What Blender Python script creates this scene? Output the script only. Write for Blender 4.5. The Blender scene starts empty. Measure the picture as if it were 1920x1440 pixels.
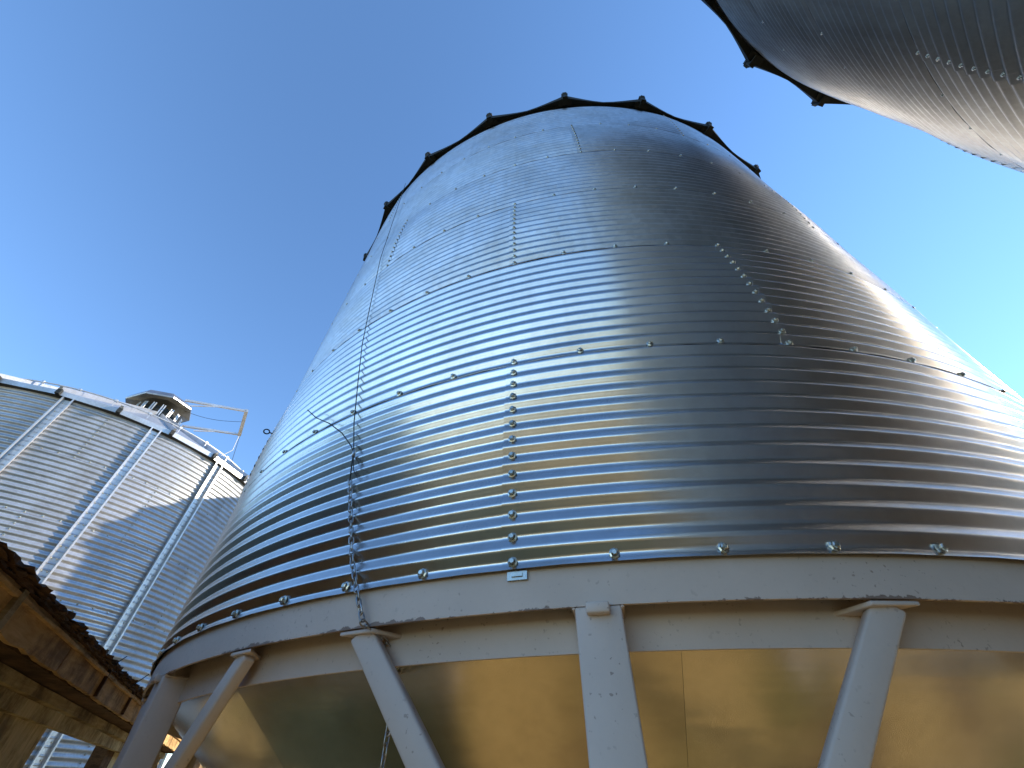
import bpy, bmesh, math, random
from mathutils import Vector, Matrix, noise
random.seed(7)
R_ = math.radians
PI = math.pi
scene = bpy.context.scene
COL = scene.collection
CAMZ = 2.14                      # camera height above the ground (m)

# ------------------------------------------------------------------ camera
cam_d = bpy.data.cameras.new('camera'); cam = bpy.data.objects.new('camera', cam_d)
COL.objects.link(cam); scene.camera = cam
PITCH, ROLL = 0.78847, 0.01055
cam_d.sensor_width = 36.0; cam_d.lens = 36.0 * 775.33 / 1920.0
cam_d.clip_start = 0.05; cam_d.clip_end = 5000
fw = Vector((0, math.cos(PITCH), math.sin(PITCH)))
up0 = Vector((0, -math.sin(PITCH), math.cos(PITCH))); rt0 = Vector((1, 0, 0))
rt = rt0 * math.cos(ROLL) + up0 * math.sin(ROLL)
up = up0 * math.cos(ROLL) - rt0 * math.sin(ROLL)
M = Matrix((rt, up, -fw)).transposed().to_4x4(); M.translation = Vector((0, 0, CAMZ))
cam.matrix_world = M

# ------------------------------------------------------------------ light
SUN_AZ = 18.0      # degrees from +x towards +y
SUN_EL = 25.0
world = bpy.data.worlds.new('World'); scene.world = world; world.use_nodes = True
wn = world.node_tree.nodes; wl = world.node_tree.links
wn.clear()
sky = wn.new('ShaderNodeTexSky'); sky.sky_type = 'NISHITA'; sky.sun_disc = False
sky.sun_elevation = R_(SUN_EL); sky.sun_rotation = R_(90 - SUN_AZ)
sky.altitude = 700; sky.air_density = 1.0; sky.dust_density = 0.0; sky.ozone_density = 3.0
bg = wn.new('ShaderNodeBackground'); bg.inputs[1].default_value = 0.15
wo = wn.new('ShaderNodeOutputWorld')
hs = wn.new('ShaderNodeHueSaturation'); hs.inputs['Saturation'].default_value = 1.08
wl.new(sky.outputs[0], hs.inputs['Color']); wl.new(hs.outputs[0], bg.inputs[0]); wl.new(bg.outputs[0], wo.inputs[0])
sd = bpy.data.lights.new('sun', 'SUN'); sd.energy = 3.2; sd.angle = R_(0.5); sd.color = (1.0, 0.86, 0.68)
so = bpy.data.objects.new('sun', sd); COL.objects.link(so)
sdir = Vector((math.cos(R_(SUN_EL)) * math.cos(R_(SUN_AZ)), math.cos(R_(SUN_EL)) * math.sin(R_(SUN_AZ)), math.sin(R_(SUN_EL))))
so.rotation_euler = sdir.to_track_quat('Z', 'Y').to_euler(); so.location = sdir * 50
vs = scene.view_settings
vs.view_transform = 'Standard'; vs.look = 'None'; vs.gamma = 1; vs.exposure = 1.32; vs.use_curve_mapping = False
try:
    scene.cycles.max_bounces = 10; scene.cycles.glossy_bounces = 6; scene.cycles.diffuse_bounces = 4
    scene.cycles.caustics_reflective = False; scene.cycles.caustics_refractive = False
    scene.cycles.sample_clamp_indirect = 4.0
except Exception:
    pass

# ------------------------------------------------------------------ materials
def new_mat(name):
    m = bpy.data.materials.new(name); m.use_nodes = True
    nt = m.node_tree; b = nt.nodes['Principled BSDF']
    return m, nt, b
def N(nt, typ, **kw):
    n = nt.nodes.new(typ)
    for k, v in kw.items():
        if k in n.inputs: n.inputs[k].default_value = v
        else: setattr(n, k, v)
    return n
def coords(nt, scale=(1, 1, 1), rnd=True):
    tc = N(nt, 'ShaderNodeTexCoord'); mp = N(nt, 'ShaderNodeMapping')
    mp.inputs['Scale'].default_value = scale
    nt.links.new(tc.outputs['Object'], mp.inputs['Vector'])
    if rnd:
        oi = N(nt, 'ShaderNodeObjectInfo'); mu = N(nt, 'ShaderNodeMath', operation='MULTIPLY'); mu.inputs[1].default_value = 37.0
        nt.links.new(oi.outputs['Random'], mu.inputs[0])
        cb = N(nt, 'ShaderNodeCombineXYZ'); nt.links.new(mu.outputs[0], cb.inputs[2]); nt.links.new(mu.outputs[0], cb.inputs[0])
        nt.links.new(cb.outputs[0], mp.inputs['Location'])
    return mp.outputs[0]
def ramp(nt, fac, stops, interp='LINEAR'):
    r = N(nt, 'ShaderNodeValToRGB'); cr = r.color_ramp; cr.interpolation = interp
    while len(cr.elements) < len(stops): cr.elements.new(0.5)
    for e, (p, c) in zip(cr.elements, stops):
        e.position = p; e.color = (c[0], c[1], c[2], 1) if isinstance(c, (tuple, list)) else (c, c, c, 1)
    nt.links.new(fac, r.inputs[0])
    return r.outputs[0]
def mixc(nt, fac, a, b, mode='MIX'):
    m = N(nt, 'ShaderNodeMix', data_type='RGBA', blend_type=mode)
    for s, v in ((0, fac), (6, a), (7, b)):
        if isinstance(v, (int, float)): m.inputs[s].default_value = v
        elif isinstance(v, tuple): m.inputs[s].default_value = (*v, 1)
        else: nt.links.new(v, m.inputs[s])
    return m.outputs[2]

def galvanised(name, base=(0.62, 0.63, 0.65), rough=0.26, metallic=1.0, spangle=60, dent=0.02, sp_str=0.12, dirt=0.25, var=.065):
    m, nt, b = new_mat(name)
    co = coords(nt)
    vo = N(nt, 'ShaderNodeTexVoronoi', Scale=spangle); nt.links.new(co, vo.inputs['Vector'])
    sep = N(nt, 'ShaderNodeSeparateColor'); nt.links.new(vo.outputs['Color'], sep.inputs[0])
    n1 = N(nt, 'ShaderNodeTexNoise', Scale=3.0, Detail=6.0, Roughness=0.6); nt.links.new(co, n1.inputs['Vector'])
    mp2 = coords(nt, (1.2, 1.2, 14)); n2 = N(nt, 'ShaderNodeTexNoise', Scale=2.2, Detail=1.0); nt.links.new(mp2, n2.inputs['Vector'])
    stc = coords(nt, (22, 22, 0.8)); n3 = N(nt, 'ShaderNodeTexNoise', Scale=1.0, Detail=4.0); nt.links.new(stc, n3.inputs['Vector'])
    c1 = ramp(nt, sep.outputs[0], [(0, tuple(x * (1 - var) for x in base)), (1, tuple(min(1, x * (1 + var)) for x in base))])
    d1 = ramp(nt, n1.outputs['Fac'], [(0.35, tuple(x * (1 - dirt) for x in (0.95, 0.93, 0.9))), (0.6, (1, 1, 1))])
    c2 = mixc(nt, 1.0, c1, d1, 'MULTIPLY')
    d2 = ramp(nt, n3.outputs['Fac'], [(0.3, (1 - dirt * .5,) * 3), (0.55, (1, 1, 1))])
    c3 = mixc(nt, 1.0, c2, d2, 'MULTIPLY')
    oi = N(nt, 'ShaderNodeObjectInfo'); tone = ramp(nt, oi.outputs['Random'], [(0, (.90, .905, .92)), (1, (1, .995, .98))])
    c3 = mixc(nt, 1.0, c3, tone, 'MULTIPLY')
    nt.links.new(c3, b.inputs['Base Color'])
    b.inputs['Metallic'].default_value = metallic
    rr = N(nt, 'ShaderNodeMath', operation='MULTIPLY_ADD'); rr.inputs[1].default_value = sp_str; rr.inputs[2].default_value = rough - sp_str * .5
    nt.links.new(sep.outputs[1], rr.inputs[0])
    r2 = N(nt, 'ShaderNodeMath', operation='MULTIPLY_ADD'); r2.inputs[1].default_value = -0.08
    nt.links.new(n1.outputs['Fac'], r2.inputs[0])
    r3 = N(nt, 'ShaderNodeMath', operation='ADD'); r3.inputs[1].default_value = 0.04
    nt.links.new(rr.outputs[0], r2.inputs[2]); nt.links.new(r2.outputs[0], r3.inputs[0])
    nt.links.new(r3.outputs[0], b.inputs['Roughness'])
    bp = N(nt, 'ShaderNodeBump', Strength=1.0, Distance=dent * .008); nt.links.new(n2.outputs['Fac'], bp.inputs['Height'])
    nt.links.new(bp.outputs[0], b.inputs['Normal'])
    return m

def paint(name, base, rough=0.5, rust=0.5, spec=0.4, rscale=90):
    m, nt, b = new_mat(name)
    co = coords(nt)
    n1 = N(nt, 'ShaderNodeTexNoise', Scale=2.0, Detail=8.0, Roughness=0.65); nt.links.new(co, n1.inputs['Vector'])
    n2 = N(nt, 'ShaderNodeTexNoise', Scale=rscale, Detail=2.0); nt.links.new(co, n2.inputs['Vector'])
    n3 = N(nt, 'ShaderNodeTexNoise', Scale=5.0, Detail=3.0); nt.links.new(co, n3.inputs['Vector'])
    c = ramp(nt, n1.outputs['Fac'], [(0.3, tuple(x * .86 for x in base)), (0.7, tuple(x * 1.06 for x in base))])
    spots = ramp(nt, n2.outputs['Fac'], [(0.66, 0), (0.70, 1)])
    zone = ramp(nt, n3.outputs['Fac'], [(0.45, 0.15), (0.62, 1)])
    f = N(nt, 'ShaderNodeMath', operation='MULTIPLY'); nt.links.new(spots, f.inputs[0]); nt.links.new(zone, f.inputs[1])
    f2 = N(nt, 'ShaderNodeMath', operation='MULTIPLY'); nt.links.new(f.outputs[0], f2.inputs[0]); f2.inputs[1].default_value = rust
    c2 = mixc(nt, f2.outputs[0], c, (0.10, 0.045, 0.02))
    nt.links.new(c2, b.inputs['Base Color']); b.inputs['Roughness'].default_value = rough
    b.inputs['Specular IOR Level'].default_value = spec
    bp = N(nt, 'ShaderNodeBump', Strength=0.25, Distance=0.002); nt.links.new(n2.outputs['Fac'], bp.inputs['Height']); nt.links.new(bp.outputs[0], b.inputs['Normal'])
    return m

def ring_paint(name, base, zedge):
    m = paint(name, base, 0.5); nt = m.node_tree; b = nt.nodes['Principled BSDF']
    src = b.inputs['Base Color'].links[0].from_socket
    tc = N(nt, 'ShaderNodeTexCoord'); sx = N(nt, 'ShaderNodeSeparateXYZ'); nt.links.new(tc.outputs['Object'], sx.inputs[0])
    mr = N(nt, 'ShaderNodeMapRange'); mr.inputs[1].default_value = zedge; mr.inputs[2].default_value = zedge + .022; mr.inputs[3].default_value = 1.0; mr.inputs[4].default_value = 0.0
    nt.links.new(sx.outputs[2], mr.inputs[0])
    n = N(nt, 'ShaderNodeTexNoise', Scale=38.0, Detail=5.0, Roughness=0.7); nt.links.new(tc.outputs['Object'], n.inputs['Vector'])
    n2 = N(nt, 'ShaderNodeTexNoise', Scale=3.0, Detail=2.0); nt.links.new(tc.outputs['Object'], n2.inputs['Vector'])
    a = N(nt, 'ShaderNodeMath', operation='MULTIPLY'); nt.links.new(mr.outputs[0], a.inputs[0]); nt.links.new(n2.outputs['Fac'], a.inputs[1])
    a2 = N(nt, 'ShaderNodeMath', operation='ADD'); nt.links.new(a.outputs[0], a2.inputs[0]); nt.links.new(n.outputs['Fac'], a2.inputs[1])
    f = ramp(nt, a2.outputs[0], [(0.98, 0), (1.08, 0.7)])
    nt.links.new(mixc(nt, f, src, (0.09, 0.04, 0.02)), b.inputs['Base Color'])
    return m

def wood(name, a, c, axis=(1, 1, 14), scale=5, rough=0.85):
    m, nt, b = new_mat(name)
    st = tuple(axis)
    co = coords(nt, st)
    n1 = N(nt, 'ShaderNodeTexNoise', Scale=scale, Detail=8.0, Roughness=0.7, Distortion=0.6); nt.links.new(co, n1.inputs['Vector'])
    co2 = coords(nt); n2 = N(nt, 'ShaderNodeTexNoise', Scale=4.0, Detail=6.0, Roughness=0.7); nt.links.new(co2, n2.inputs['Vector'])
    col = ramp(nt, n1.outputs['Fac'], [(0.3, a), (0.7, c)])
    st2 = ramp(nt, n2.outputs['Fac'], [(0.38, (0.25, 0.2, 0.16)), (0.55, (1, 1, 1))])
    nt.links.new(mixc(nt, 0.85, col, st2, 'MULTIPLY'), b.inputs['Base Color'])
    b.inputs['Roughness'].default_value = rough; b.inputs['Specular IOR Level'].default_value = 0.2
    bp = N(nt, 'ShaderNodeBump', Strength=0.6, Distance=0.006); nt.links.new(n1.outputs['Fac'], bp.inputs['Height']); nt.links.new(bp.outputs[0], b.inputs['Normal'])
    return m

MT = {}
MT['galv'] = galvanised('galvanised_steel', (0.62, 0.615, 0.61), 0.25, spangle=85, dent=0.02, dirt=0.10, sp_str=0.0, var=.02)
MT['galv_up'] = galvanised('spangled_steel', (0.56, 0.565, 0.575), 0.34, spangle=34, dent=0.02, dirt=0.14, sp_str=0.08, var=.07)
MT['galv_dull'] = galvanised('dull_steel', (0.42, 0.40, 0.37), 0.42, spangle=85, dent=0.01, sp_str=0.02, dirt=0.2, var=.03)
MT['cone'] = galvanised('hopper_steel', (0.64, 0.62, 0.56), 0.19, spangle=60, dent=0.10, sp_str=0.0, dirt=0.12, var=.015)
MT['galv_old'] = galvanised('weathered_steel', (0.54, 0.57, 0.61), 0.38, metallic=0.6, spangle=50, dent=0.02, dirt=0.15)
MT['trim'] = galvanised('upright_steel', (0.74, 0.74, 0.73), 0.45, metallic=0.7, spangle=40, dent=0.01, dirt=0.1)
MT['lid'] = galvanised('lid_steel', (0.42, 0.45, 0.5), 0.4, metallic=0.8, spangle=30, dent=0.01, dirt=0.25)
MT['bolt'] = galvanised('zinc_bolt', (0.62, 0.62, 0.55), 0.28, spangle=200, dent=0.0, dirt=0.3)
MT['chain'] = galvanised('zinc_chain', (0.5, 0.5, 0.5), 0.35, spangle=200, dent=0.0, dirt=0.4)
MT['paint'] = paint('taupe_paint', (0.60, 0.505, 0.43), 0.5)
MT['dark'] = paint('near_black_paint', (0.025, 0.028, 0.026), 0.7, rust=0.2)  # near-black base for roof panels, ribs, brackets, closures and small fittings
MT['roofdark'] = paint('roof_underside', (0.05, 0.052, 0.05), 0.6, rust=0.2)
MT['plastic'] = paint('pull_rope', (0.75, 0.75, 0.72), 0.7, rust=0.0)
MT['wood'] = wood('weathered_plywood', (0.45, 0.27, 0.10), (0.72, 0.50, 0.25), (1, 1, 10))
MT['woodbeam'] = wood('grey_timber', (0.28, 0.21, 0.11), (0.52, 0.43, 0.26), (1, 1, 10))
MT['woodwall'] = wood('weathered_boards', (0.38, 0.31, 0.17), (0.66, 0.56, 0.36), (9, 9, 0.8))
MT['rot'] = wood('rotten_edge', (0.05, 0.028, 0.016), (0.18, 0.10, 0.05), (2, 2, 6), 9)
MT['splint'] = wood('split_post_wood', (0.22, 0.15, 0.08), (0.6, 0.46, 0.28), (14, 14, 0.8), 6)

# ground
m, nt, b = new_mat('dry_grass_ground'); MT['ground'] = m
co = coords(nt, rnd=False)
g1 = N(nt, 'ShaderNodeTexNoise', Scale=0.55, Detail=5.0, Roughness=0.6); nt.links.new(co, g1.inputs['Vector'])
g2 = N(nt, 'ShaderNodeTexNoise', Scale=18.0, Detail=8.0, Roughness=0.75); nt.links.new(co, g2.inputs['Vector'])
g3 = N(nt, 'ShaderNodeTexNoise', Scale=0.9, Detail=3.0); nt.links.new(coords(nt, (1.1, 0.9, 3), rnd=False), g3.inputs['Vector'])
gc = ramp(nt, g2.outputs['Fac'], [(0.3, (0.24, 0.165, 0.07)), (0.55, (0.52, 0.36, 0.14)), (0.75, (0.70, 0.53, 0.27))])
gg = ramp(nt, g2.outputs['Fac'], [(0.3, (0.025, 0.035, 0.008)), (0.7, (0.10, 0.12, 0.03))])
gd = ramp(nt, g2.outputs['Fac'], [(0.3, (0.09, 0.055, 0.03)), (0.7, (0.20, 0.13, 0.08))])
f1 = ramp(nt, g1.outputs['Fac'], [(0.5, 0), (0.6, 0.85)])
f3 = ramp(nt, g3.outputs['Fac'], [(0.52, 0), (0.62, 0.9)])
cc = mixc(nt, f1, gc, gg); cc = mixc(nt, f3, cc, gd)
nt.links.new(cc, b.inputs['Base Color']); b.inputs['Roughness'].default_value = 0.95; b.inputs['Specular IOR Level'].default_value = 0.1
bp = N(nt, 'ShaderNodeBump', Strength=0.9, Distance=0.06); nt.links.new(g2.outputs['Fac'], bp.inputs['Height']); nt.links.new(bp.outputs[0], b.inputs['Normal'])

# ------------------------------------------------------------------ mesh helpers
class MB:
    def __init__(s): s.v = []; s.f = []
    def add(s, vs_, fs_):
        o = len(s.v); s.v += [tuple(v) for v in vs_]; s.f += [tuple(i + o for i in f) for f in fs_]; return s
    def box(s, sx, sy, sz, mat=None, c=(0, 0, 0)):
        v = [Vector((c[0] + x * sx / 2, c[1] + y * sy / 2, c[2] + z * sz / 2)) for x in (-1, 1) for y in (-1, 1) for z in (-1, 1)]
        if mat is not None: v = [mat @ p for p in v]
        return s.add(v, [(0, 1, 3, 2), (4, 6, 7, 5), (0, 4, 5, 1), (2, 3, 7, 6), (0, 2, 6, 4), (1, 5, 7, 3)])
    def beam(s, a, b, w, h, upv=(0, 0, 1)):
        a = Vector(a); b = Vector(b); d = (b - a); L = d.length; d.normalize()
        u = Vector(upv); x = d.cross(u)
        if x.length < 1e-4: x = d.cross(Vector((1, 0, 0)))
        x.normalize(); y = x.cross(d).normalized()
        m_ = Matrix((x, d, y)).transposed().to_4x4(); m_.translation = (a + b) / 2
        return s.box(w, L, h, m_)
    def tube(s, pts, r, n=6, closed=False):
        pts = [Vector(p) for p in pts]; k = len(pts); base = len(s.v); prev = None
        for i, p in enumerate(pts):
            if closed: t = pts[(i + 1) % k] - pts[i - 1]
            else: t = pts[min(i + 1, k - 1)] - pts[max(i - 1, 0)]
            t.normalize()
            if prev is None:
                x = t.orthogonal().normalized()
            else:
                x = (prev - t * prev.dot(t)); x = x.normalized() if x.length > 1e-5 else t.orthogonal().normalized()
            prev = x; y = t.cross(x)
            for j in range(n):
                a = 2 * PI * j / n; s.v.append(tuple(p + (x * math.cos(a) + y * math.sin(a)) * r))
        for i in range(k if closed else k - 1):
            for j in range(n):
                i2 = (i + 1) % k
                s.f.append((base + i * n + j, base + i * n + (j + 1) % n, base + i2 * n + (j + 1) % n, base + i2 * n + j))
        if not closed:
            s.f.append(tuple(base + j for j in reversed(range(n)))); s.f.append(tuple(base + (k - 1) * n + j for j in range(n)))
        return s
    def grid(s, fn, nu, nv, wrap=False):
        vs_ = [fn(i, j) for i in range(nu) for j in range(nv)]
        fs_ = []
        for i in range(nu if wrap else nu - 1):
            for j in range(nv - 1):
                i2 = (i + 1) % nu
                fs_.append((i * nv + j, i2 * nv + j, i2 * nv + j + 1, i * nv + j + 1))
        return s.add(vs_, fs_)
    def mesh(s, name, mat, smooth=False, angle=None):
        me = bpy.data.meshes.new(name); me.from_pydata(s.v, [], s.f)
        me.materials.append(mat); me.validate(); me.update()
        if smooth:
            me.polygons.foreach_set('use_smooth', [True] * len(me.polygons))
            if angle: me.set_sharp_from_angle(angle=R_(angle))
        return me
def bevelled(me, off=.006):
    b_ = bmesh.new(); b_.from_mesh(me)
    bmesh.ops.bevel(b_, geom=list(b_.edges), offset=off, segments=2, profile=.5, affect='EDGES')
    for f in b_.faces: f.smooth = True
    b_.to_mesh(me); b_.free(); me.set_sharp_from_angle(angle=R_(50)); return me
def put(name, me, parent=None, loc=(0, 0, 0), rz=0.0):
    o = bpy.data.objects.new(name, me); COL.objects.link(o)
    if parent is not None: o.parent = parent
    o.location = loc; o.rotation_euler = (0, 0, rz)
    return o
def thing(name, label, cat, loc=(0, 0, 0), rz=0, group=None):
    o = put(name, None, None, loc, rz); o['label'] = label; o['category'] = cat
    if group: o['group'] = group
    return o
def tag(o, label=None, cat=None, kind=None, group=None):
    for k, v in (('label', label), ('category', cat), ('kind', kind), ('group', group)):
        if v: o[k] = v
    return o
def pol(t, r, z): return Vector((r * math.sin(t), -r * math.cos(t), z))

# ------------------------------------------------------------------ ground
gm = MB(); L = 1500
rings = [0, 2, 4, 7, 11, 16, 24, 40, 80, 200, 600, 1500]
def gpt(i, j):
    r = rings[j]; a = 2 * PI * i / 64
    x, y = r * math.cos(a), r * math.sin(a)
    z = 0.05 * noise.noise(Vector((x * .35, y * .35, 0))) if r < 40 else 0
    if r > 100: z += 0.6 * noise.noise(Vector((x * .004, y * .004, 3)))
    return (x, y, z - 0.03)
gm.grid(gpt, 64, len(rings), wrap=True)
ground = put('ground', gm.mesh('ground', MT['ground'], True)); tag(ground, 'dry golden grass ground with green and bare patches', kind='structure')

# ------------------------------------------------------------------ corrugated sheet
def sheet_mesh(name, R, H, n, a, span, lap, segs, per, mat, warp=0.0, seed=0, sharp=0.0, flare=0.0):
    """One rolled wall sheet from angle 0 to span, valleys where the bolts sit."""
    p = H / n; mb = MB(); Rm = R + a
    zs = [-.30 * p + (H + .42 * p) * j / (n * per) for j in range(n * per + 1)]
    t0, t1 = -lap, span + lap * .7
    off = random.Random(seed).uniform(0, 100)
    def rad(i, j):
        u = i / segs; z = zs[j]; v = (z / H)
        ph_ = 2 * PI * z / p
        r = Rm - a * (math.cos(ph_) + sharp * math.cos(3 * ph_)) / (1 + sharp)
        r += flare * (2 * u - 1) ** 4 * max(0, math.sin(PI * min(1, max(0, v))))
        r += .0014 * (.5 - v) + .0014 * (.5 - u)
        r += warp * noise.noise(Vector((u * 3.1 + off, v * 1.2, off))) * max(0, math.sin(PI * min(1, max(0, v)))) ** .5
        # a little flare where the bolts pull the bottom lip in
        if j <= 2:
            ph = (t0 + (t1 - t0) * u) / span * 12
            r += .0016 * (1 - math.cos(2 * PI * ph)) * (1 - j / 3)
        # springy end at the left-hand lap
        return r
    def fn(i, j): return pol(t0 + (t1 - t0) * i / segs, rad(i, j), zs[j])
    mb.grid(fn, segs + 1, len(zs))
    o = len(mb.v); th = .0022
    # returned thickness along the bottom and left edges
    for i in range(segs + 1): mb.v.append(tuple(pol(t0 + (t1 - t0) * i / segs, rad(i, 0) - th, zs[0])))
    nz = len(zs)
    for i in range(segs): mb.f.append((i * nz, o + i, o + i + 1, (i + 1) * nz))
    o2 = len(mb.v)
    for j in range(nz): mb.v.append(tuple(pol(t0, rad(0, j) - th, zs[j])))
    for j in range(nz - 1): mb.f.append((j, j + 1, o2 + j + 1, o2 + j))
    return mb.mesh(name, mat, True, 70)

def bolt_mb(mb, t, r, z, s=1.0, n=8, tilt=0.0):
    """hex head on a domed washer pointing outward"""
    ax = pol(t, 1, 0).normalized(); tx = Vector((0, 0, 1)).cross(ax).normalized(); tz = Vector((0, 0, 1))
    c = pol(t, r, z)
    def ring(rad, h, k, ph=0): return [c + ax * h + (tx * math.cos(2 * PI * i / k + ph) + tz * math.sin(2 * PI * i / k + ph)) * rad for i in range(k)]
    vs_ = ring(.0125 * s, 0, n) + ring(.0125 * s, .0028 * s, n) + ring(.0085 * s, .0045 * s, n)
    fs_ = [(i, (i + 1) % n, n + (i + 1) % n, n + i) for i in range(n)] + [(n + i, n + (i + 1) % n, 2 * n + (i + 1) % n, 2 * n + i) for i in range(n)]
    mb.add(vs_, fs_)
    h6 = ring(.0078 * s, .004 * s, 6, .3) + ring(.0078 * s, .0105 * s, 6, .3) + ring(.0055 * s, .012 * s, 6, .3)
    fs_ = [(i, (i + 1) % 6, 6 + (i + 1) % 6, 6 + i) for i in range(6)] + [(6 + i, 6 + (i + 1) % 6, 12 + (i + 1) % 6, 12 + i) for i in range(6)] + [tuple(range(12, 18))]
    mb.add(h6, fs_)

# ------------------------------------------------------------------ hopper bin (three of a kind)
R1 = 2.743; H1 = 0.26147 * R1; NC = 12; AMP = 0.0057; D5 = R_(5)
FLARE = .015
SEAM = [0, 4, 0, -4, 2, 6, 2, 6, 0, 4, 0, 4]
sheets1 = [sheet_mesh('wall_sheet', R1, H1, NC, AMP, R_(60), R_(.55), 40, 14, MT['galv'], warp=.005, seed=k, sharp=.09, flare=FLARE) for k in range(4)]
sheets3 = []; sheetsU = []
for q in sheets1:
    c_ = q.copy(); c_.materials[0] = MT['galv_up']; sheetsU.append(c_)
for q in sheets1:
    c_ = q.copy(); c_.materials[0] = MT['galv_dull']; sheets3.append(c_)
bm_ = MB(); bolt_mb(bm_, 0, 0, 0, 1.0); boltmesh = bm_.mesh('bolt', MT['bolt'], False)
# pol() puts angle 0 on -y, so the bolt mesh points to -y

def hopper_bin(label, center, zr, th0, roof_ph, rings, near=(), legs=None, group=None, hero=False, detail=True, sheets=None):
    """center in metres on the ground, zr = height of the bottom bolt row above ground"""
    t = thing('hopper_bin', label, 'grain bin', (center[0], center[1], 0), th0, group)
    D = MB(); far = MB()
    for k in range(rings):
        for s in range(6):
            a = SEAM[k] * D5 + s * R_(60)
            o = put('wall_sheet', (sheets or (sheets1 if k < 2 else sheetsU))[(k * 2 + s * 3 + (k * s) % 2) % 4], t, (0, 0, zr + k * H1), a)
    def place(tt, z, v=0.0):
        deg = (math.degrees(tt) + 180) % 360 - 180
        r = R1 + .0030 + FLARE * .88 * math.sin(PI * v)
        if detail and near and near[0] <= deg <= near[1] and z - zr < near[2] * H1 + .01:
            put('bolt', boltmesh, t, pol(tt, r, z), tt + random.uniform(-.02, .02))
        else:
            bolt_mb(far, tt, r, z,   .62 if sheets else 1.0, 6)
    for k in range(rings + 1):
        for i in range(72):
            if k in range(rings) or k == rings: place(i * D5, zr + k * H1)
    for k in range(rings):
        for s in range(6):
            a = SEAM[k] * D5 + s * R_(60)
            for q in range(1, NC): place(a, zr + k * H1 + q * H1 / NC, q / NC)
    fo = put('bolt_rows', far.mesh('bolt_rows', MT['bolt']), t); tag(fo, kind='stuff')
    # painted ring girder: outer plate, flange, inner plate
    zt, zb = zr - .004, zr - .104
    def ringplate(r0, r1, z0, z1, n=144):
        mb = MB()
        prof = [(r0, z0), (r1, z0), (r1, z1), (r0, z1), (r0, z0)]
        mb.grid(lambda i, j: pol(2 * PI * i / n, prof[j][0], prof[j][1]), n, 5, wrap=True)
        return mb
    ro = R1 * .9975
    put('ring_plate', ringplate(ro - .008, ro, zb, zt + .002).mesh('ring_plate', ring_paint('ring_paint', (0.60, 0.505, 0.43), zb), True, 30), t)
    put('ring_flange', ringplate(R1 * .966, ro - .009, zr - .036, zr - .028).mesh('ring_flange', MT['paint'], True, 30), t)
    put('inner_ring', ringplate(R1 * .97 - .008, R1 * .97, zr - .175, zr - .037).mesh('inner_ring', MT['paint'], True, 30), t)
    # hopper gores
    rt_, rb_ = R1 * .964, .24; zt_ = zr - .13; zb_ = zt_ - (rt_ - rb_) * math.tan(R_(36.5))
    rnd = random.Random(5)
    for g in range(12):
        mb = MB(); nu, nv = 15, 19; ph = rnd.uniform(0, 50)
        def cf(i, j, g=g, ph=ph):
            u = i / (nu - 1); v = j / (nv - 1)
            a = R_(30) * (g + u) ; r = rt_ + (rb_ - rt_) * v; z = zt_ + (zb_ - zt_) * v
            w = .030 * noise.noise(Vector((u * 2.2 + ph, v * 2.6, ph))) * math.sin(PI * min(1, max(0, u * 1.0))) * math.sin(PI * v)
            w += .0012 * (.5 - u)
            p_ = pol(a + R_(.8) * (u - .5), r, z); nn = pol(a, math.sin(R_(36.5)), 0) + Vector((0, 0, -math.cos(R_(36.5))))
            return p_ + nn * w
        mb.grid(cf, nu, nv)
        put('hopper_panel', mb.mesh('hopper_panel', MT['cone'], True), t, (0, 0, 0), R_(8))
    mb = MB(); mb.grid(lambda i, j: pol(2 * PI * i / 24, .25, zb_ + .02 - j * .2), 24, 2, wrap=True); put('spout', mb.mesh('spout', MT['cone'], True), t)
    # legs, braces, gussets
    la = legs or [36 * k for k in range(10)]
    leg = MB(); w = .1
    leg.box(w, w * .9, zb + .0 - .02, c=(0, -(ro - .046), (zb - .0) / 2 + .01))
    leg.box(.2, .2, .012, c=(0, -(ro - .046), .012))
    for s_ in (-1, 1):      # weld beads
        leg.tube([(s_ * (w / 2 + .002), -(ro - .046) + w * .45 - q * .018 , zb - .003 + random.uniform(-.001, .001)) for q in range(6)], .005, 5)
    lm = bevelled(leg.mesh('leg', MT['paint']), .005)
    bev = MB(); bev.box(.05, .03, .022, c=(0, -(ro + .004), zb - .008)); tabm = bevelled(bev.mesh('weld_tab', MT['paint']), .004)
    for i, a in enumerate(la):
        lo_ = put('leg', lm, t, (0, 0, 0), R_(a)); put('weld_tab', tabm, lo_)
    for i, a in enumerate(la):
        for sgn in (-1, 1):
            d = R_(12.6) * sgn; mb = MB()
            top = pol(d, ro - .028, zb - .004); bot = pol(R_(1.3) * sgn, ro - .046, zb - .62)
            outv = pol(d * .5, 1, 0)
            mb.beam(top, bot, .058, .034, outv)
            br_ = put('brace', bevelled(mb.mesh('brace', MT['paint']), .006), t, (0, 0, 0), R_(a))
            gb = MB()
            o1 = pol(d - .018, ro - .002, zb - .012); o2 = pol(d + .018, ro - .002, zb - .012); i1 = pol(d - .012 - .022 * sgn, ro - .09, zb - .012); i2 = pol(d + .012 - .022 * sgn, ro - .09, zb - .012)
            q = [o1, o2, i2, i1]; q2 = [x + Vector((0, 0, .009)) for x in q]
            gb.add(q + q2, [(3, 2, 1, 0), (4, 5, 6, 7), (0, 1, 5, 4), (1, 2, 6, 5), (2, 3, 7, 6), (3, 0, 4, 7)])
            put('gusset', bevelled(gb.mesh('gusset', MT['paint']), .002), br_)
    # roof: 24 panels, 24 turned-up ribs
    ze = zr + rings * H1
    sl = math.tan(R_(30)); rc = .45
    pm = MB(); NP = 9
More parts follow.
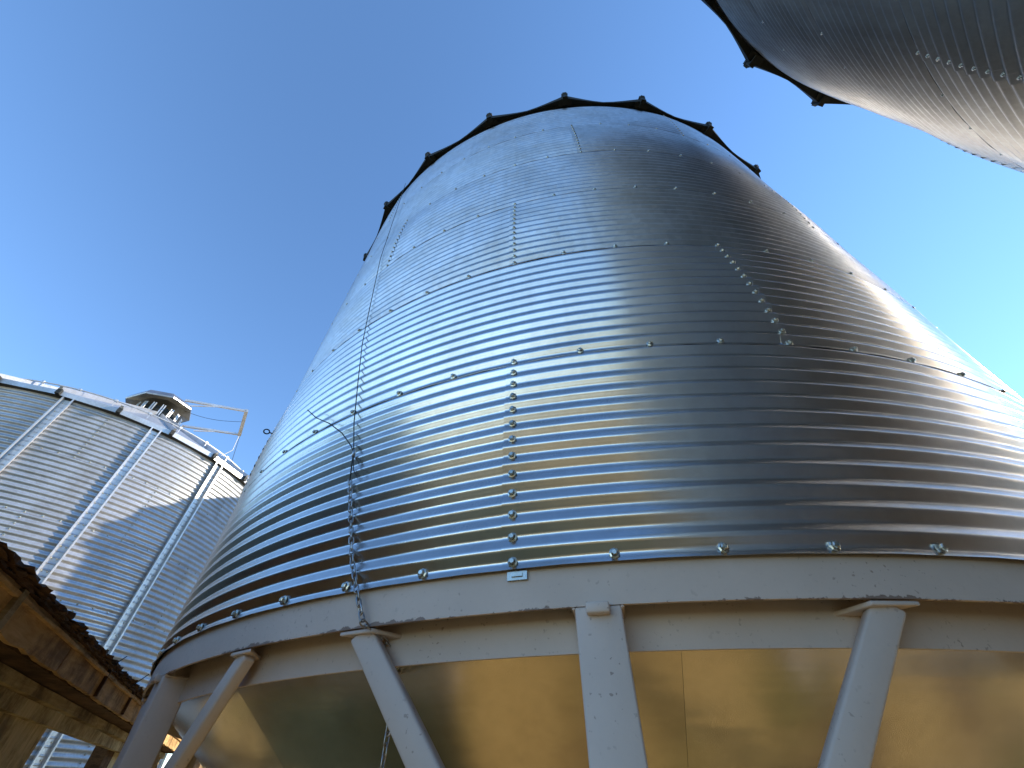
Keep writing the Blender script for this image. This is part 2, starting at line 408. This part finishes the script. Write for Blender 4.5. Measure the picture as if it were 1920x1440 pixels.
    def rf(i, j):
        u = i / (NP - 1); tt = R_(15) * u
        e = abs(2 * u - 1) ** 1.6
        if j == 0: return pol(tt, R1 - .02, ze - .02 + .0 * e)
        if j == 1: return pol(tt, R1 * (1.012 + .018 * e), ze - .050 + .0 * e)
        if j == 2: return pol(tt, R1 * (1.012 + .022 * e), ze - .02 + .015 * e)
        r = R1 * 1.01 + (rc - R1 * 1.01) * (j - 2) / 6
        return pol(tt, r, ze + .0 + (R1 * 1.01 - r) * sl + .01 * e)
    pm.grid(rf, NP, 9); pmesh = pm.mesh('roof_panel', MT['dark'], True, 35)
    rm = MB()
    a0, a1 = R1 * 1.034, rc
    rm.beam(pol(0, a0, ze - .018), pol(0, a1, ze + .03 + (R1 * 1.02 - a1) * sl), .038, .085)
    rm.beam(pol(0, a0 + .008, ze + .012), pol(0, a0 - .12, ze + .05), .058, .03)
    rm.box(.046, .07, .075, c=(0, -(a0 - .03), ze - .035))
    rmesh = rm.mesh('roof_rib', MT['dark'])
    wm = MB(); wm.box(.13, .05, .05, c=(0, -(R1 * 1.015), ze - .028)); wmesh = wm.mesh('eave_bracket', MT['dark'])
    for i in range(24):
        a = R_(15 * i + roof_ph)
        put('roof_panel', pmesh, t, (0, 0, 0), a); rb_o = put('roof_rib', rmesh, t, (0, 0, 0), a); put('eave_bracket', wmesh, rb_o)
    ap = ze + (R1 * 1.01 - rc) * sl
    cp = MB(); pr_ = [(rc + .03, ap - .05), (rc + .03, ap + .15), (rc + .12, ap + .15), (.02, ap + .34)]
    cp.grid(lambda i, j: pol(2 * PI * i / 24, pr_[j][0], pr_[j][1]), 24, 4, wrap=True)
    put('roof_cap', cp.mesh('roof_cap', MT['lid'], True, 30), t)
    return t, zt, zb, ze

MC = (0.28170 * 0 + 1.35553965 * math.sin(0.20786715) * R1, 1.35553965 * math.cos(0.20786715) * R1)
Z1 = 0.14605 * R1 + CAMZ
TH1 = -0.28081
legs1 = [16.09 + a for a in (-12.2, -46.6, 24.0)] + [16.09 + 24 + (289.4) * k / 8 for k in range(1, 8)]
main, zt1, zb1, ze1 = hopper_bin('shiny corrugated steel hopper bin filling the middle, a chain hanging down its wall',
    MC, Z1, TH1, 10.04, 6, near=(-62, 75, 2), legs=legs1, group='corrugated steel hopper bins', hero=True)
# sheet tab below the near seam
mb = MB(); mb.box(.048, .006, .02, c=(0, -(R1 * .9975 + .004), Z1 - .030)); mb.box(.026, .004, .008, c=(0, -(R1 * .9975 + .009), Z1 - .029))
put('seam_tab', mb.mesh('seam_tab', MT['bolt']), main, (0, 0, 0), R_(.2))
# eye ring on the left flank
mb = MB(); tE = R_(-54.2) - TH1; zE = CAMZ + 1.58
c_ = pol(tE, R1 + .052, zE); ax = pol(tE, 1, 0).normalized()
mb.tube([c_ + (ax * math.cos(a) + Vector((0, 0, 1)) * math.sin(a)) * .016 for a in [2 * PI * i / 14 for i in range(14)]], .004, 6, True)
mb.tube([pol(tE, R1, zE), c_ - ax * .016], .004, 6)
put('eye_bolt', mb.mesh('eye_bolt', MT['dark'], True), main)

C3 = (3.22348, -1.98745); Z3 = CAMZ + 4.237 - 6 * H1 - .015
b3, *_ = hopper_bin('hopper bin overhead at the top right corner, only its upper wall and dark eave showing',
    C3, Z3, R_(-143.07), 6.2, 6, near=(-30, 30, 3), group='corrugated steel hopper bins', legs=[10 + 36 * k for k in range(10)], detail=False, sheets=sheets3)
u_ = (math.cos(R_(SUN_AZ)), math.sin(R_(SUN_AZ)))
s4 = 4.0; p4 = (-u_[1] * -7.43 + u_[0] * 7.12) + R1 * 1.02
C4 = (s4 * u_[0] - p4 * u_[1], s4 * u_[1] + p4 * u_[0])
ZE4 = CAMZ + 3.22 + (s4 + 7.43 * u_[0] - 7.12 * u_[1]) * math.tan(R_(SUN_EL))
b4, *_ = hopper_bin('hopper bin standing behind the large middle bin, hidden by it',
    C4, ZE4 - 10 * H1, R_(20), 3.0, 10, group='corrugated steel hopper bins', detail=False)

# ------------------------------------------------------------------ flat-bottom bin on the left
C2 = (-10.6629, 9.5512); R2 = 4.0488; H2 = 1.08896; ZA = CAMZ + 4.41695; ZE2 = ZA + H2
b2 = thing('grain_bin', 'large sunlit galvanised bin with vertical uprights and an open roof cap, behind on the left', 'grain bin', (C2[0], C2[1], 0), 0)
sh2 = [sheet_mesh('wall_sheet', R2, H2, 11, .0125, R_(40), R_(.4), 28, 8, MT['galv_old'], warp=.004, seed=20 + k) for k in range(3)]
T2 = R_(32.73); B33 = R_(360 / 108)
far2 = MB()
for k in range(7):
    zl = ZA + H2 - (k + 1) * H2 if k else ZA
    zl = ZA - H2 * k
    offi = 2 if k % 2 == 0 else 8
    for s in range(9):
        a = T2 + offi * B33 + s * R_(40)
        put('wall_sheet', sh2[(k + s * 2) % 3], b2, (0, 0, zl), a)
        for q in range(1, 11): 
            bolt_mb(far2, a, R2 + .003, zl + q * H2 / 11, 1.3, 6)
    for i in range(108): bolt_mb(far2, T2 + i * B33, R2 + .003, zl, 1.4, 6)
# uprights: open channels with returned lips
um = MB()
zlo, zhi = .0, ZE2 - .03
uw, ud, ul, ut = .135, .095, .026, .004
def plate(x0, x1, y0, y1): um.box(abs(x1 - x0), abs(y1 - y0), zhi - zlo, c=((x0 + x1) / 2, -(R2 + (y0 + y1) / 2), (zlo + zhi) / 2))
plate(-uw / 2, uw / 2, .016, .02)
plate(-uw / 2 - ut, -uw / 2, .016, ud); plate(uw / 2, uw / 2 + ut, .016, ud)
plate(-uw / 2 - ul, -uw / 2 - ut, ud - ut, ud); plate(uw / 2 + ut, uw / 2 + ul, ud - ut, ud)
upm = um.mesh('upright', MT['trim'])
angs = [29.3, 50.0, 70.2] + [70.2 + (360 - 40.9) * k / 15 for k in range(1, 15)]
for a in angs:
    put('upright', upm, b2, (0, 0, 0), R_(a))
    z = .3
    while z < ZE2 - .1:
        for dx in (-.035, .035):
            t_ = R_(a) + dx / R2
            bolt_mb(far2, t_, R2 + .02, z, 1.3, 6)
        z += .2
fo = put('bolt_rows', far2.mesh('bolt_rows', MT['bolt']), b2); tag(fo, kind='stuff')
# roof
RS = .62; RC2 = .64; zrib = ZE2 + .05
for i in range(27):
    pm = MB() if i == 0 else pm
    if i == 0:
        W = 2 * PI / 27
        def rf2(ii, j):
            u = ii / 6; e = abs(2 * u - 1) ** 2
            if j == 0: return pol(W * u, R2 - .04, ZE2 - .03)
            if j == 1: return pol(W * u, R2 * 1.012, ZE2 - .02)
            if j == 2: return pol(W * u, R2 * (1.020 + .008 * e), ZE2 - .045)
            if j == 3: return pol(W * u, R2 * (1.022 + .008 * e), ZE2 + .055)
            r = R2 * 1.02 + (RC2 - R2 * 1.02) * (j - 3) / 6
            return pol(W * u, r, ZE2 + .06 + (R2 * 1.02 - r) * RS + .0 * e)
        pm.grid(rf2, 7, 10); rp2 = pm.mesh('roof_panel', MT['galv_old'], True, 30)
        rb = MB(); rb.beam(pol(0, R2 * 1.045, ZE2 + .045), pol(0, RC2, ZE2 + .115 + (R2 * 1.02 - RC2) * RS), .05, .10)
        rb2 = rb.mesh('roof_rib', MT['galv_old'])
        eb = MB(); eb.box(.07, .12, .11, c=(0, -(R2 * 1.03), ZE2 - .0)); ebm = eb.mesh('rib_closure', MT['dark'])
        cl = MB(); cl.grid(lambda ii, j: pol(W * ii / 6, R2 + (.0 if j == 0 else .075), ZE2 - .075 + .04 * j), 7, 2); clm = cl.mesh('eave_closure', MT['roofdark'], True)
    a = R_(14.6 + i * 360 / 27 - 1)
    put('roof_panel', rp2, b2, (0, 0, 0), a); rb_o = put('roof_rib', rb2, b2, (0, 0, 0), a); put('rib_closure', ebm, rb_o); put('eave_closure', clm, b2, (0, 0, 0), a)
# safety rail round the roof
RR = R2 * .9; zr_ = CAMZ + 6.0
mb = MB(); mb.tube([pol(2 * PI * i / 90, RR, zr_) for i in range(90)], .016, 6, True); rail = put('roof_rail', mb.mesh('roof_rail', MT['trim'], True), b2)
pm2 = MB(); pm2.beam(pol(0, RR, zr_ - .25), pol(0, RR, zr_ + .02), .03, .012); pm2.box(.05, .05, .05, c=(0, -RR, zr_)); pmm = pm2.mesh('rail_post', MT['trim'])
for i in range(36): put('rail_post', pmm, rail, (0, 0, 0), R_(26 + 10 * i))
# collar under the lid
zc = ZE2 + .06 + (R2 * 1.02 - RC2) * RS
mb = MB(); mb.grid(lambda i, j: pol(2 * PI * i / 32, [.5, .5, .66, .68][j], [zc + .40, zc + .0, zc + .0, zc - .03][j]), 32, 4, wrap=True)
collar = put('collar', mb.mesh('collar', MT['dark'], True, 30), b2)
bar = MB(); bar.box(.03, .02, .42, c=(-.028, -.6, zc + .2)); bar.box(.03, .02, .42, c=(.028, -.6, zc + .2)); barm = bar.mesh('collar_bar', MT['trim'])
for i in range(16): put('collar_bar', barm, collar, (0, 0, 0), 2 * PI * i / 16)
# tilted lid with its counterweight frame, local axes from the view of it
hd = Vector((-.74487, .66721, 0)); hr = Vector((.66721, .74487, 0))
def loc3(h, d, z): return hr * h + hd * d + Vector((0, 0, z))
A = (hr * .943 - hd * .264 + Vector((0, 0, .204))).normalized()
B = (hr * .272 + hd * .962).normalized(); B = (B - A * B.dot(A)).normalized(); Nn = A.cross(B)
if Nn.z < 0: Nn = -Nn
Cl = Vector((0, 0, CAMZ + 8.29)) - A * .08
mb = MB()
def ring8(r, h, n=8): return [Cl + A * math.cos(2 * PI * i / n + PI / 8) * r + B * math.sin(2 * PI * i / n + PI / 8) * r + Nn * h for i in range(n)]
def ring8u(r, h, n=8): return ring8(r, h - .002)
r_a = ring8(.84, .0) + ring8(.85, .04) + ring8(.70, .24)
fs_ = [(i, (i + 1) % 8, 8 + (i + 1) % 8, 8 + i) for i in range(8)] + [(8 + i, 8 + (i + 1) % 8, 16 + (i + 1) % 8, 16 + i) for i in range(8)] + [tuple(range(16, 24))]
mb.add(r_a, fs_)
lid = put('lid', mb.mesh('lid', MT['lid']), b2)
mb = MB(); mb.grid(lambda i, j: Cl + (A * math.cos(2 * PI * i / 8 + PI / 8) + B * math.sin(2 * PI * i / 8 + PI / 8)) * [.84, .5][j] + Nn * [.004, .1][j], 8, 2, wrap=True)
mb.add([Cl + (A * math.cos(2 * PI * i / 8 + PI / 8) + B * math.sin(2 * PI * i / 8 + PI / 8)) * .5 + Nn * .1 for i in range(8)], [tuple(range(8))])
put('lid_underside', mb.mesh('lid_underside', MT['lid']), lid)
mb = MB()
pA = Cl + A * .60 - B * .72 + Nn * .03; pB = Cl + A * .60 + B * .72 + Nn * .03
qA = Cl + A * 2.2 - B * .72 + Nn * .03; qB = Cl + A * 2.2 + B * .72 + Nn * .03
mb.beam(pA, qA, .06, .06, Nn); mb.beam(pB, qB, .06, .06, Nn)
mb.beam(Cl + A * .72 - B * .80 - Nn * .20, Cl + A * 1.55 - B * .74 + Nn * .02, .03, .03, Nn)
mb.beam(Cl + A * .95 + B * .60 - Nn * .16, Cl + A * 1.5 + B * .72 + Nn * .0, .03, .03, Nn)
lfr = put('lid_frame', mb.mesh('lid_frame', MT['trim']), b2)
mb = MB(); mb.beam(qA - B * .03, qB + B * .03, .10, .10, Nn); put('lid_counterweight', mb.mesh('lid_counterweight', MT['trim']), lfr)
mb = MB()
def sag(a, b, s, n=10): return [a.lerp(b, i / n) + Vector((0, 0, -s * math.sin(PI * i / n))) for i in range(n + 1)]
mb.tube(sag(Cl + A * .6 - B * .2, Cl + A * 2.18 - B * .2 - Nn * .05, .12), .006, 4)
put('lid_cord', mb.mesh('lid_cord', MT['dark']), b2)
mb = MB(); mb.tube(sag(qB, qB + Vector((0, 0, -.62)) + hr * .06, .0) + sag(qB + Vector((0, 0, -.62)) + hr * .06, qB + Vector((0, 0, -1.05)) - hr * .22, .02)[1:], .010, 4)
put('rope_tail', mb.mesh('rope_tail', MT['plastic']), b2)
mb = MB(); mb.tube(sag(qB + A * .02, qB + hr * .6 + Vector((0, 0, -3.0)), .0), .007, 4)
put('pull_rope', mb.mesh('pull_rope', MT['dark']), b2)

# ------------------------------------------------------------------ chain and cable on the middle bin
ch = thing('hanging_chain', 'thin steel chain with wire cable hanging over the ring of the middle bin', 'chain', (MC[0], MC[1], 0))
lk = MB()
hl, rw, wr = .0070, .0062, .0021
pts = []
for i in range(14):
    a = 2 * PI * i / 14; pts.append(Vector((rw * math.cos(a), 0, rw * math.sin(a) + (hl if math.sin(a) > 0 else -hl))))
lk.tube(pts, wr, 6, True); linkm = lk.mesh('chain_link', MT['chain'], True)
def mp(deg, r, z): return pol(R_(deg), r, CAMZ + z)
RW = R1 + .020
path = [mp(-28.14, RW, .745), mp(-26.85, RW, .588), mp(-25.87, RW, .468), mp(-24.85, RW + .002, .378), mp(-24.0, RW - .004, .300), mp(-23.85, R1 * .985, .285), mp(-23.6, R1 * .958, .262), mp(-24.0, R1 * .95, .20)]
hang = [mp(-23.9, R1 * .945, .24), mp(-23.9, R1 * .945, -.35)]
def links(pth, flip=0):
    L_ = 0; segs = []
    for a, b in zip(pth, pth[1:]): segs.append((a, b, (b - a).length))
    tot = sum(s[2] for s in segs); st = .0195; k = 0; d = .006
    while d < tot:
        e = d
        for a, b, l in segs:
            if e <= l: break
            e -= l
        p = a.lerp(b, min(1, e / l)); dr = (b - a).normalized()
        o = put('chain_link', linkm, ch, p)
        q = dr.to_track_quat('Z', 'Y'); from mathutils import Quaternion
        q = q @ Quaternion((0, 0, 1), (k % 2) * PI / 2 + .5 + random.uniform(-.25, .25))
        o.rotation_mode = 'QUATERNION'; o.rotation_quaternion = q
        d += st; k += 1
links(path); links(hang)
cb = [mp(-28.14, RW, .745), mp(-28.6, RW, .83), mp(-28.68, RW, .86), mp(-29.96, RW, 1.03), mp(-31.6, RW, 1.30), mp(-33.47, RW, 1.61), mp(-34.74, RW, 1.88), mp(-38.5, RW + .01, 2.75), mp(-44, R1 * 1.02, ze1 - CAMZ)]
mb = MB(); mb.tube(cb, .0022, 5); mb.tube([mp(-28.0, RW + .004, .735), mp(-28.6, RW + .004, .86)], .0018, 4); mb.tube([mp(-28.68, RW, .86), mp(-28.0, RW + .012, .80), mp(-27.6, RW + .02, .765)], .0018, 4)
wc = put('wire_cable', mb.mesh('wire_cable', MT['dark'], True), ch)
mb = MB(); mb.tube([mp(-28.7, RW, .865), mp(-29.0, RW + .01, .895), mp(-30.2, RW + .025, .965), mp(-32.0, RW + .035, 1.04), mp(-34.4, RW + .04, 1.12), mp(-36.6, RW + .045, 1.215)], .0022, 5)
put('cable_tail', mb.mesh('cable_tail', MT['dark'], True), ch)
mb = MB(); mb.tube([mp(-28.62, RW, .848), mp(-28.74, RW, .878)], .006, 8); put('ferrule', mb.mesh('ferrule', MT['chain'], True), wc)

# ------------------------------------------------------------------ old lean-to shed on the left
E0 = Vector((-1.46, 1.17, 0)); U = Vector((-.41, .912, 0)).normalized(); NI = Vector((-U.y, U.x, 0))
def sp(al, off, z): return E0 + U * al + NI * off + Vector((0, 0, CAMZ + z))
shed = thing('wooden_shed', 'decaying brown plank lean-to with a ragged roof edge, bottom left corner', 'shed', (0, 0, 0))
def prism(mb, lo, hi):   # list of matching points
    n = len(lo); mb.add(lo + hi, [tuple(reversed(range(n))), tuple(range(n, 2 * n))] + [(i, (i + 1) % n, n + (i + 1) % n, n + i) for i in range(n)]); return mb
# frieze panels of weathered plywood
edges = [-.9, -.35, .33, 1.02, 1.68, 2.42, 3.25, 4.1, 5.1, 6.2]
for k, (a, b_) in enumerate(zip(edges, edges[1:])):
    mb = MB(); g = .004
    n = 12
    lo_in = []; 
    def pf(i, j, a=a, b_=b_, k=k):
        u = i / n; al = a + g + (b_ - a - 2 * g) * u
        z = [.362, .482][min(j, 1)] if j < 2 else [.482, .362][j - 2]
        off = .022 + (0 if j < 2 else .018) + .006 * noise.noise(Vector((al * 3, j, k)))
        z += .006 * noise.noise(Vector((al * 9, 4, 0))) + (.014 * max(0, noise.noise(Vector((al * 14, 9, 0)))) if j in (0, 3) else 0)
        return sp(al, off, z)
    mb.grid(pf, n + 1, 4); mb.f.append((0, 1, 2, 3)); q = n * 4; mb.f.append((q + 3, q + 2, q + 1, q))
    mb.grid(lambda i, j: pf(i, 3 if j == 0 else 0), n + 1, 2)
    put('frieze_board', mb.mesh('frieze_board', MT['wood']), shed)
for k, al in enumerate([-.35, .33, 1.68, 2.42]):
    mb = MB(); w_ = .020 if k in (1,) else .007
    mb.beam(sp(al, .014, .366), sp(al + .0, .014, .478), w_ * 2, .016, NI)
    put('batten', mb.mesh('batten', MT['woodbeam'] if k == 1 else MT['rot']), shed)
# ledger strip near the top of the frieze
mb = MB(); 
def strip(mb, a, b_, o0, o1, z0, z1, n=40, jag=.0, seed=0, jz=.0):
    def f(i, j):
        u = i / n; al = a + (b_ - a) * u
        o = [o0, o0, o1, o1, o0][j]; z = [z0, z1, z1, z0, z0][j]
        o += (jag * noise.noise(Vector((al * 16, seed, j % 4))) + jag * .6 * noise.noise(Vector((al * 55, seed, 1)))) * (1 if o == o0 else .2)
        z += jz * (noise.noise(Vector((al * 12, seed + 5, j % 4))) + .8 * noise.noise(Vector((al * 45, seed + 9, 2))))
        return sp(al, o, z)
    mb.grid(f, n + 1, 5); mb.f.append((len(mb.v) - 1, len(mb.v) - 2, len(mb.v) - 3, len(mb.v) - 4)); return mb
strip(mb, -.9, 6.2, .006, .021, .452, .464, 30, .004, 2, .004); put('ledger_strip', mb.mesh('ledger_strip', MT['wood']), shed)
# rotten layered roof edge
for q, (o0, z0, z1, jg, jz) in enumerate([(.006, .482, .4905, .012, .005), (.0, .492, .4995, .024, .008), (-.006, .501, .512, .034, .012)]):
    mb = MB(); strip(mb, -.95, 6.2, o0, .30, z0, z1, 260, jg, 11 + q, jz)
    put('roof_layer', mb.mesh('roof_layer', MT['rot']), shed)
# nails sticking up through the edge
mb = MB(); mb.tube([sp(1.62, .0, .49), sp(1.66, -.03, .545)], .0025, 4); put('nail', mb.mesh('nail', MT['dark']), shed)
mb = MB(); mb.tube([sp(2.18, .0, .47), sp(2.26, -.05, .56)], .003, 4); put('nail', mb.mesh('nail', MT['dark']), shed)
# soffit board and sloping roof deck rising away
mb = MB(); strip(mb, -.9, 6.2, .066, .30, .368, .385, 20, 0, 1, 0); put('soffit_board', mb.mesh('soffit_board', MT['rot']), shed)
for k in range(8):
    mb = MB(); o0, o1 = .26 + k * .22, .26 + k * .22 + .215
    z0 = .395 + (o0 - .26) * .5; z1 = .395 + (o1 - .26) * .5
    lo = [sp(-.9, o0, z0), sp(6.2, o0, z0), sp(6.2, o1, z1), sp(-.9, o1, z1)]
    prism(mb, lo, [p + Vector((0, 0, .02)) for p in lo]); put('roof_board', mb.mesh('roof_board', MT['woodbeam']), shed)
for al in (-.8, .3, 1.4, 2.5, 3.6, 4.8, 6.0):
    mb = MB(); mb.beam(sp(al, .24, .33), sp(al, 2.0, 1.21), .04, .09); put('rafter', mb.mesh('rafter', MT['woodbeam']), shed)
# beam: two planks
mb = MB(); strip(mb, -.9, 6.2, .165, .205, .318, .362, 30, .006, 21, .004); put('beam', mb.mesh('beam', MT['woodbeam']), shed)
mb = MB(); strip(mb, -.9, 6.2, .200, .24, .258, .317, 30, .006, 23, .004); put('beam', mb.mesh('beam', MT['woodwall']), shed)
# wall boards under the beam
x = -1.0; k = 0
while x < 2.06:
    w_ = [.19, .24, .21, .17][k % 4]; e = min(x + w_, 2.09); mb = MB()
    if e - x < .05: break
    o = .235 + .006 * (k % 3)
    lo = [sp(x, o, -CAMZ + .1), sp(e - .006, o, -CAMZ + .1), sp(e - .006, o + .022, -CAMZ + .1), sp(x, o + .022, -CAMZ + .1)]
    hi = [p + Vector((0, 0, CAMZ + .24)) + U * .02 for p in lo]
    prism(mb, lo, hi); put('wall_board', mb.mesh('wall_board', MT['woodwall']), shed); x = e; k += 1
# posts
mb = MB(); mb.beam(sp(3.98, .34, -CAMZ + .05), sp(4.03, .34, .30), .28, .10, NI); put('post', mb.mesh('post', MT['rot']), shed)
mb = MB(); mb.beam(sp(4.40, .32, -CAMZ + .05), sp(4.40, .32, .29), .3, .03, NI); put('wall_board', mb.mesh('wall_board', MT['woodwall']), shed)
mb = MB(); mb.beam(sp(-.7, 1.95, -CAMZ), sp(-.7, 1.95, 1.1), .12, .12); put('post', mb.mesh('post', MT['woodbeam']), shed)
mb = MB(); mb.beam(sp(3.5, 1.95, -CAMZ), sp(3.5, 1.95, 1.1), .12, .12); put('post', mb.mesh('post', MT['woodbeam']), shed)

# ------------------------------------------------------------------ splintered post
sx, sy = -.4745 * 7.5, .880 * 7.5
mb = MB(); n = 14
def spf(i, j):
    a = 2 * PI * i / n; zz = [0, CAMZ + .05, CAMZ + .22][j] if j < 3 else CAMZ + .34 + .16 * noise.noise(Vector((math.cos(a) * 2.4, math.sin(a) * 2.4, 1))) + (.06 if i % 2 else -.05)
    r = .12 * (1 + .22 * noise.noise(Vector((math.cos(a) * 3, math.sin(a) * 3, j * .3)))) * (1 if j < 3 else .72) * (1.12 if i % 2 else .9)
    return Vector((r * math.cos(a), r * math.sin(a), zz))
mb.grid(spf, n, 4, wrap=True)
mb.add([spf(i, 3) * 1 for i in range(n)] + [Vector((0, 0, CAMZ + .2))], [(i, (i + 1) % n, n) for i in range(n)])
o = put('broken_post', mb.mesh('broken_post', MT['splint']), None, (sx, sy, 0)); tag(o, 'splintered sunlit wooden post seen low between the legs of the middle bin', 'post')
